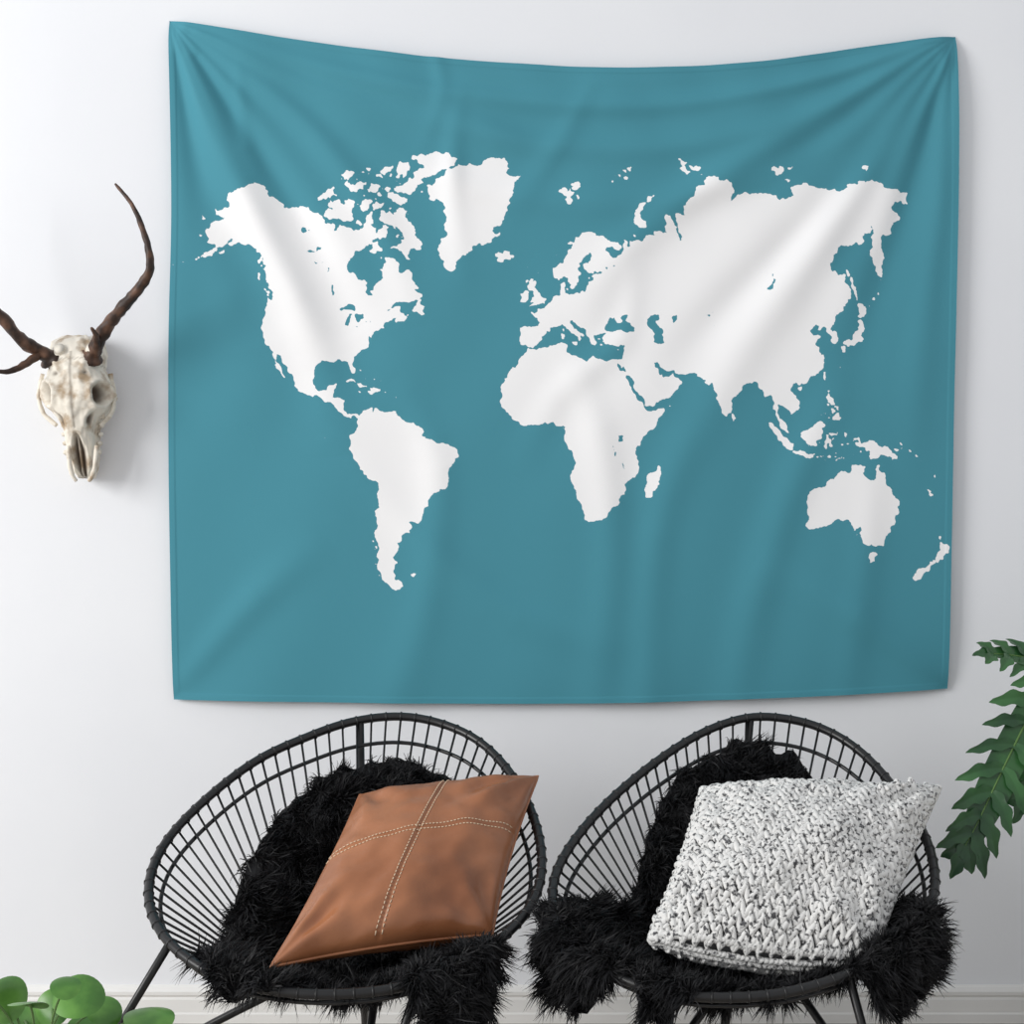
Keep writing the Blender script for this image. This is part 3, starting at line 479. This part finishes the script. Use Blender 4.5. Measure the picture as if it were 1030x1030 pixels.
# knitted
m_knit=mat('marled_wool',(.10,.10,.105),.9,.1,col2=(.78,.775,.76),nscale=120,lo=.36,hi=.47,bump=(400,.5,.002),detail=2)
m_knitb=mat('wool_core',(.10,.10,.105),.95,.05)
FK,NK=pillowF(P(706,796,.58),P(944,794,.58),P(876,970,.96),P(654,945,.98),.100,.035,.016,5.1,.45,-.11)
ke=empty('knitted_cushion')
v,f=pillow_mesh(lambda s,t,sd:FK(s*.97,t*.97,sd)-NK*sd*.005*(1 if abs(s)<.99 and abs(t)<.99 else 0),50); mk('cover',v,f,m_knitb,ke)
tmpl=[];tf=[]
nr,nsg=7,8
for i in range(nr+1):
    la=math.pi*i/nr-math.pi/2
    for k in range(nsg):
        a=2*math.pi*k/nsg; tmpl.append((math.cos(la)*math.cos(a),math.cos(la)*math.sin(a),math.sin(la)))
for i in range(nr):
    for k in range(nsg): tf.append((i*nsg+k,i*nsg+(k+1)%nsg,(i+1)*nsg+(k+1)%nsg,(i+1)*nsg+k))
tmpl=np.array(tmpl); tf=np.array(tf)
VV=[];FF=[];cnt=0
NCc,NR=17,21
rk=random.Random(5)
def addst(c,ax,nrv,L,w):
    global cnt
    ax=ax.normalized(); bx=ax.cross(nrv).normalized(); nv=bx.cross(ax)
    M=np.array([[*(bx*w)],[*(nv*w*1.15)],[*(ax*L)]])
    VV.append(tmpl@M+np.array(c)); FF.append(tf+cnt); cnt+=len(tmpl)
for side in(1,-1):
    for i in range(NCc):
        for j in range(NR):
            for hf in(-1,1):
                s=-1+2*(i+.5+hf*.25)/NCc; t=-1+2*(j+.5)/NR
                t+=.02*noise.noise(Vector((s*3,t*3,1))); s+=.012*noise.noise(Vector((s*4,t*4,5)))
                s=max(-.98,min(.98,s)); t=max(-.98,min(.98,t))
                c=FK(s,t,side); e=.015
                ds=(FK(min(s+e,.99),t,side)-FK(max(s-e,-.99),t,side)); dt=(FK(s,min(t+e,.99),side)-FK(s,max(t-e,-.99),side))
                ls=ds.length/(min(s+e,.99)-max(s-e,-.99))*2/NCc; lt=dt.length/(min(t+e,.99)-max(t-e,-.99))*2/NR
                ds.normalize(); dt.normalize(); nr_=ds.cross(dt)
                if nr_.length<1e-4: continue
                nr_.normalize()
                if nr_.dot(NK*side)<0: nr_=-nr_
                L=math.hypot(lt,ls*.5)*.80*(1+rk.uniform(-.08,.12)); L=min(L,.026); w=max(.0045,min(.0095,ls*.27))
                addst(c+nr_*.001*rk.uniform(-1,1.5),dt*lt+ds*hf*ls*.48+nr_*.002,nr_,L,w)
# selvedge of stitches all round the edge seam
NE=46
for k in range(NE):
    a=-1+2*(k+.5)/NE
    for (s,t,s2,t2) in((a,-1,a+.02,-1),(a,1,a+.02,1),(-1,a,-1,a+.02),(1,a,1,a+.02)):
        c=FK(s,t,1); c2=FK(s2,t2,1); T=(c2-c).normalized(); out=T.cross(NK)
        for sd in(-1,1):
            addst(c+NK*sd*.006,T+NK*sd*.5+out*.2,out,.0105,.0062)
            ins=FK(s*.965,t*.965,sd); addst(ins,T+(ins-c).normalized()*.6*sd,NK*sd,.012,.0075)
kn=npmesh('stitches',np.vstack(VV),np.vstack(FF),[m_knit]); kn.parent=ke
# ------------------------------------------------------------ deer skull
m_bone=bpy.data.materials.new('bone'); m_bone.use_nodes=True; nt=m_bone.node_tree; b_=nt.nodes['Principled BSDF']
b_.inputs['Roughness'].default_value=.65
tc=nt.nodes.new('ShaderNodeTexCoord'); nz=nt.nodes.new('ShaderNodeTexNoise'); nz.inputs['Scale'].default_value=26; nz.inputs['Detail'].default_value=8
nt.links.new(tc.outputs['Object'],nz.inputs['Vector'])
rp=nt.nodes.new('ShaderNodeValToRGB'); rp.color_ramp.elements[0].position=.33; rp.color_ramp.elements[1].position=.50
rp.color_ramp.elements[0].color=(.40,.30,.20,1); rp.color_ramp.elements[1].color=(.78,.73,.64,1)
nt.links.new(nz.outputs['Fac'],rp.inputs[0])
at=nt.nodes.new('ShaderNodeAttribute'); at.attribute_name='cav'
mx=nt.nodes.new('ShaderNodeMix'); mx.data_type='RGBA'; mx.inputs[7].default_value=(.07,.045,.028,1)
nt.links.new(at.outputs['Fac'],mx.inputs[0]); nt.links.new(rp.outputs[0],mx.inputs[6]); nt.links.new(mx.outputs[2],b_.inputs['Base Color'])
bb=nt.nodes.new('ShaderNodeBump'); bb.inputs['Strength'].default_value=.6; bb.inputs['Distance'].default_value=.005
nt.links.new(nz.outputs['Fac'],bb.inputs['Height']); nt.links.new(bb.outputs[0],b_.inputs['Normal'])
se=empty('deer_skull')
NVs,NAs=120,120
vk=[0,.05,.14,.25,.34,.43,.52,.58,.66,.78,.88,.95,1]
wk=[16,26,29,28,33,37,31,23,18,16,14.5,12,8]
dk=[.03,.055,.075,.088,.092,.090,.085,.078,.070,.058,.046,.038,.02]
sv=[];cav=[]
def ga(x,s): return math.exp(-(x/s)**2)
for i in range(NVs):
    t=i/(NVs-1); w=np.interp(t,vk,wk)*S*.97; dd=np.interp(t,vk,dk)
    z0=P(78,337+t*143,.08).z; x0=P(75+8*t,400,.08).x
    cy=-.045-.012*math.sin(math.pi*t)
    for k in range(NAs):
        a=2*math.pi*k/NAs; ca,sa=math.cos(a),math.sin(a)
        x=w*math.copysign(abs(ca)**.85,ca); y=(dd if sa>0 else .04)*math.copysign(abs(sa)**.8,sa)
        R=1.0; cv=0
        ad=math.degrees(a)
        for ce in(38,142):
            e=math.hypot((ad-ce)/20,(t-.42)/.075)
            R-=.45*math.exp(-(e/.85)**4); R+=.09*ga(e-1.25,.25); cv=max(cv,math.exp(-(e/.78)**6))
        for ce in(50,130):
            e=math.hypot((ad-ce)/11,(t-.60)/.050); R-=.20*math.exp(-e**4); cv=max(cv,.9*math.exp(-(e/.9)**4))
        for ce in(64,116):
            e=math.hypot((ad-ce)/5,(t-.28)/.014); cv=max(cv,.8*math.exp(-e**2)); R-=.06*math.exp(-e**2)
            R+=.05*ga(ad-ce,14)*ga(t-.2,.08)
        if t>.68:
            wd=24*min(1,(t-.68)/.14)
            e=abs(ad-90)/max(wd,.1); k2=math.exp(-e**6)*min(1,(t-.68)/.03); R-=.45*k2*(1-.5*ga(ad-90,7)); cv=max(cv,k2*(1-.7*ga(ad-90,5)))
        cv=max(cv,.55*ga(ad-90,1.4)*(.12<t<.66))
        cv=max(cv,.4*ga(t-.20-.03*math.cos(a*2)-.006*math.sin(a*40),.006)*(sa>0))
        R-=.12*ga(ad-18,14)*ga(t-.68,.1)+.12*ga(ad-162,14)*ga(t-.68,.1)
        R-=.05*ga(ad-90,16)*ga(t-.40,.10)
        R+=.07*noise.noise(Vector((ca*2,sa*2,t*7)))+.035*noise.noise(Vector((ca*6,sa*6,t*22)))
        sv.append((x0+x*R,cy-y*R,z0+.006*noise.noise(Vector((ca*3,sa*3,t*9))))); cav.append(min(1,cv))
sf=[]
for i in range(NVs-1):
    for k in range(NAs):
        k2=(k+1)%NAs; sf.append((i*NAs+k,(i+1)*NAs+k,(i+1)*NAs+k2,i*NAs+k2))
sf.append(tuple(range(NAs))); sf.append(tuple((NVs-1)*NAs+k for k in range(NAs))[::-1])
sk=mk('cranium',sv,sf,m_bone,se)
at_=sk.data.attributes.new('cav','FLOAT','POINT'); at_.data.foreach_set('value',cav)
b=MB()
for sx in(-1,1):
    c0=83
    b.tube(catmull([P(c0+sx*14,448,.10),P(c0+sx*13,466,.10),P(c0+sx*10,478,.095),P(c0+sx*6,484,.09)],6),[.006]*12+[.005]*6+[.0035],8,wob=.3)
    b.tube(catmull([P(79+sx*22,428,.08),P(78+sx*34,416,.075),P(77+sx*38,398,.07),P(77+sx*34,376,.07)],6),.0055,8,wob=.3)
    b.tube(catmull([P(76+sx*12,362,.10),P(76+sx*15,356,.11),P(76+sx*17,350,.125)],4),[.017]*5+[.014]*4,12,wob=.3)
    for q in range(5): 
        x_=83+sx*(17+.8*q); y_=455-9*q
        b.tube([P(x_,y_,.05),P(x_,y_,.075)],.0065,6,wob=.3)
b.obj('jaw_arches',m_bone,se)
m_ant=mat('antler',(.028,.014,.009),.5,.4,bump=(70,.6,.004),col2=(.15,.075,.045),nscale=28,lo=.42,hi=.70)
b=MB()
def antler(pts,r0,r1,burr=True):
    c=catmull([P(*q) for q in pts],8); n=len(c)
    rad=[r0+(r1-r0)*(i/(n-1))**1.1 for i in range(n)]
    if burr: rad[3]*=1.5; rad[4]*=1.6; rad[5]*=1.4
    b.tube(c,rad,14,wob=.35)
antler([(90,364,.10),(95,352,.12),(108,328,.15),(128,304,.19),(145,283,.22),(151,264,.23),(146,238,.22),(134,208,.20),(116,185,.18)],.0195,.003)
antler([(96,356,.12),(97,340,.16),(92,330,.20)],.011,.003,False)
antler([(54,364,.10),(44,356,.12),(22,342,.15),(0,318,.18),(-22,296,.21),(-36,270,.23),(-40,240,.22),(-36,208,.20),(-24,186,.18)],.0195,.003)
antler([(42,354,.12),(26,366,.16),(6,374,.19),(-14,370,.21)],.012,.003,False)
b.obj('antlers',m_ant,se)
# ------------------------------------------------------------ plants
m_leaf=mat('leaf_green',(.013,.060,.020),.30,.5,col2=(.035,.125,.035),nscale=9)
m_leaf2=mat('pilea_green',(.055,.17,.025),.35,.5,col2=(.12,.29,.05),nscale=14)
m_stem=mat('stem_green',(.10,.20,.05),.5)
m_pot=mat('pot_glaze',(.62,.60,.57),.4,col2=(.68,.66,.62),nscale=4)
m_soil=mat('soil',(.03,.02,.012),.95,bump=(60,.8,.01))
def pot(parent,x,y,r,h):
    pr=[(r*.72,0),(r*.78,.01),(r,h*.9),(r*1.05,h*.92),(r*1.05,h),(r*.95,h),(r*.93,h*.9)]
    n=40;v=[];f=[]
    for rr,zz in pr:
        for k in range(n): v.append((x+rr*math.cos(2*math.pi*k/n),y+rr*math.sin(2*math.pi*k/n),zz))
    for i in range(len(pr)-1):
        for k in range(n): f.append((i*n+k,i*n+(k+1)%n,(i+1)*n+(k+1)%n,(i+1)*n+k))
    f.append(tuple(range(n))[::-1]); mk('pot',v,f,m_pot,parent)
    v=[(x,y,h*.93)]+[(x+r*.94*math.cos(2*math.pi*k/n),y+r*.94*math.sin(2*math.pi*k/n),h*.9) for k in range(n)]
    mk('soil',v,[(0,k+1,(k+1)%n+1) for k in range(n)],m_soil,parent)
def lobed(mb,mid,wid,nl=9,face=Vector((0,-1,.25)),seed=0):
    rn=random.Random(seed); face=face.normalized()
    c=catmull(mid,10); n=len(c)
    def at(t): 
        q=t*(n-1); i=min(int(q),n-2); return c[i].lerp(c[i+1],q-i)
    def tan(t): return (at(min(1,t+.03))-at(max(0,t-.03))).normalized()
    def blade(p0,dr,L,w,droop,nrm,Tb,notch=True):
        side=dr.cross(nrm).normalized()
        if side.dot(Tb)<0: side=-side
        base=len(mb.v); M=16
        for i in range(M+1):
            t=i/M
            ww=w*(.60+.46*math.sin(math.pi*min(1,t*1.1)))*max(0,1-max(0,(t-.60)/.40)**2.4)**.5
            if i==M: ww=.0005
            p=p0+dr*L*t+Tb*L*.22*t*t+Vector((0,0,-1))*droop*L*t*t+nrm*.10*L*math.sin(math.pi*t)
            for k,o in enumerate((-1,-.6,-.15,0,.15,.6,1)):
                kk=1+(.22*math.sin(t*15+o*2+seed) if notch and abs(o)==1 else 0)
                mb.v.append(p+side*ww*o*kk+nrm*(.28*ww*abs(o)))
        for i in range(M):
            for k in range(6):
                a=base+i*7+k; mb.f.append((a,a+1,a+8,a+7)); mb.mi.append(0)
    for i in range(nl):
        t=.05+.88*i/(nl-1); L=wid*(math.sin(math.pi*(.22+.70*t))**.6)*rn.uniform(.85,1.12)
        T=tan(t); nr=(face-T*face.dot(T)).normalized(); sd=T.cross(nr)
        for q in(-1,1):
            dr=(sd*q*.95+T*(.20+.60*t)+nr*rn.uniform(-.15,.2)).normalized()
            blade(at(t),dr,L,wid*.155*rn.uniform(.85,1.15),rn.uniform(.05,.25),nr,T)
    T=tan(1); nr=(face-T*face.dot(T)).normalized(); blade(at(.92),T,wid*.6,wid*.16,.2,nr,T)
    base=len(mb.v); M=24
    for i in range(M+1):
        t=i/M; T=tan(t); nr=(face-T*face.dot(T)).normalized(); sd=T.cross(nr); w=wid*.40*math.sin(math.pi*min(1,.1+t*.88))**.6
        for o in(-1,0,1): mb.v.append(at(t)+sd*w*o+nr*.004*abs(o))
    for i in range(M):
        for k in range(2):
            a=base+i*3+k; mb.f.append((a,a+1,a+4,a+3)); mb.mi.append(0)
pe=empty('philodendron_plant')
px0,py0=1.66,-.5
pot(pe,px0,py0,.19,.34)
mb=MB(); st=MB()
def leafset(mid,wid,nl,seed,face=Vector((0,-1,.3))):
    lobed(mb,mid,wid,nl,face,seed)
    root=Vector((px0+random.uniform(-.05,.05),py0+random.uniform(-.05,.05),.30))
    m0=mid[0]; st.tube(catmull([root,root.lerp(m0,.5)+Vector((.06,0,.18)),m0],8),.005,7)
    st.tube(catmull(mid,6),[.0035*(1-.7*i/((len(mid)-1)*6)) for i in range((len(mid)-1)*6+1)],6)
leafset([P(1054,680,.5),P(1034,722,.52),P(1008,775,.55),P(984,826,.57),P(968,856,.58)],.098,9,1)
leafset([P(1100,700,.45),P(1068,674,.45),P(1030,661,.46),P(994,657,.48)],.075,7,2,Vector((0,-.9,.8)))
leafset([P(1100,700,.44),P(1072,740,.47),P(1050,775,.50),P(1030,806,.52)],.085,8,3)
leafset([P(1150,680,.5),P(1170,630,.5),P(1220,600,.5),P(1270,600,.5)],.12,9,4)
leafset([P(1190,760,.6),P(1230,760,.7),P(1280,790,.8),P(1310,840,.85)],.12,9,5)
mb.obj('leaves',m_leaf,pe); st.obj('stems',m_stem,pe)
# pilea
pi=empty('pilea_plant'); qx,qy=P(40,1060,1.15).x,-1.15
pot(pi,qx,qy,.10,.27)
mb=MB(); st=MB()
def disc(c,r,n,tw):
    n=n.normalized(); a=n.orthogonal().normalized(); b2=n.cross(a); base=len(mb.v); R=6; K_=28
    mb.v.append(c)
    for i in range(1,R+1):
        for k in range(K_):
            t=2*math.pi*k/K_; rr=r*i/R*(1+.06*math.cos(t-tw)); 
            mb.v.append(c+(a*math.cos(t)+b2*math.sin(t))*rr+n*(.10*r*(i/R)**2*math.cos(2*t+tw)-.16*r*(i/R)**3))
    for k in range(K_):
        mb.f.append((base,base+1+k,base+1+(k+1)%K_)); mb.mi.append(0)
        for i in range(R-1):
            o=base+1+i*K_; mb.f.append((o+k,o+K_+k,o+K_+(k+1)%K_,o+(k+1)%K_)); mb.mi.append(0)
    root=Vector((qx+random.uniform(-.03,.03),qy+random.uniform(-.03,.03),.24))
    st.tube(catmull([root,root.lerp(c,.6)+Vector((0,0,.03)),c-n*.003],6),.0022,6)
for (x,y,d,r,nx,ny,nz) in [(4,1003,1.15,.043,-.2,-1,.6),(78,1000,1.18,.046,.1,-.8,1),(104,1016,1.10,.034,.5,-.7,1),(52,1014,1.05,.036,-.2,-1,.5),(150,1023,1.12,.046,.1,-.35,1.2),(24,1026,1.0,.042,-.1,-1,.8),(-30,990,1.2,.05,-.5,-.6,1),(-45,1030,1.1,.05,-.6,-.8,.6),(90,1040,.98,.045,.3,-.8,.8),(66,992,1.3,.026,.2,-.6,1),(-5,1050,.98,.045,-.3,-.9,.6),(130,1050,1.1,.04,.7,-.4,.9),(30,1008,1.32,.034,0,.4,1)]:
    disc(P(x,y,d),r,Vector((nx,ny,nz)),x*.3)
mb.obj('leaves',m_leaf2,pi); st.obj('stems',m_stem,pi)
# ------------------------------------------------------------ light
def area(name,loc,tgt,size,pw,col=(1,1,1)):
    l=bpy.data.lights.new(name,'AREA'); l.shape='SQUARE'; l.size=size; l.energy=pw; l.color=col
    o=bpy.data.objects.new(name,l); COL.objects.link(o); o.location=loc
    o.rotation_euler=(Vector(tgt)-Vector(loc)).to_track_quat('-Z','Y').to_euler(); return o
area('window_light',(-5.4,-3.6,2.8),(0,0,.9),2.8,300,(1,.99,.97))
w=bpy.data.worlds.new('world'); sc.world=w; w.use_nodes=True
w.node_tree.nodes['Background'].inputs[0].default_value=(.96,.975,1,1); w.node_tree.nodes['Background'].inputs[1].default_value=.66
# ------------------------------------------------------------ camera
cam=bpy.data.cameras.new('camera'); co=bpy.data.objects.new('camera',cam); COL.objects.link(co)
co.location=(0,-4,CZ); co.rotation_euler=(math.pi/2,0,0); cam.sensor_width=36; cam.lens=36*CAMD/(1030*S)
sc.camera=co
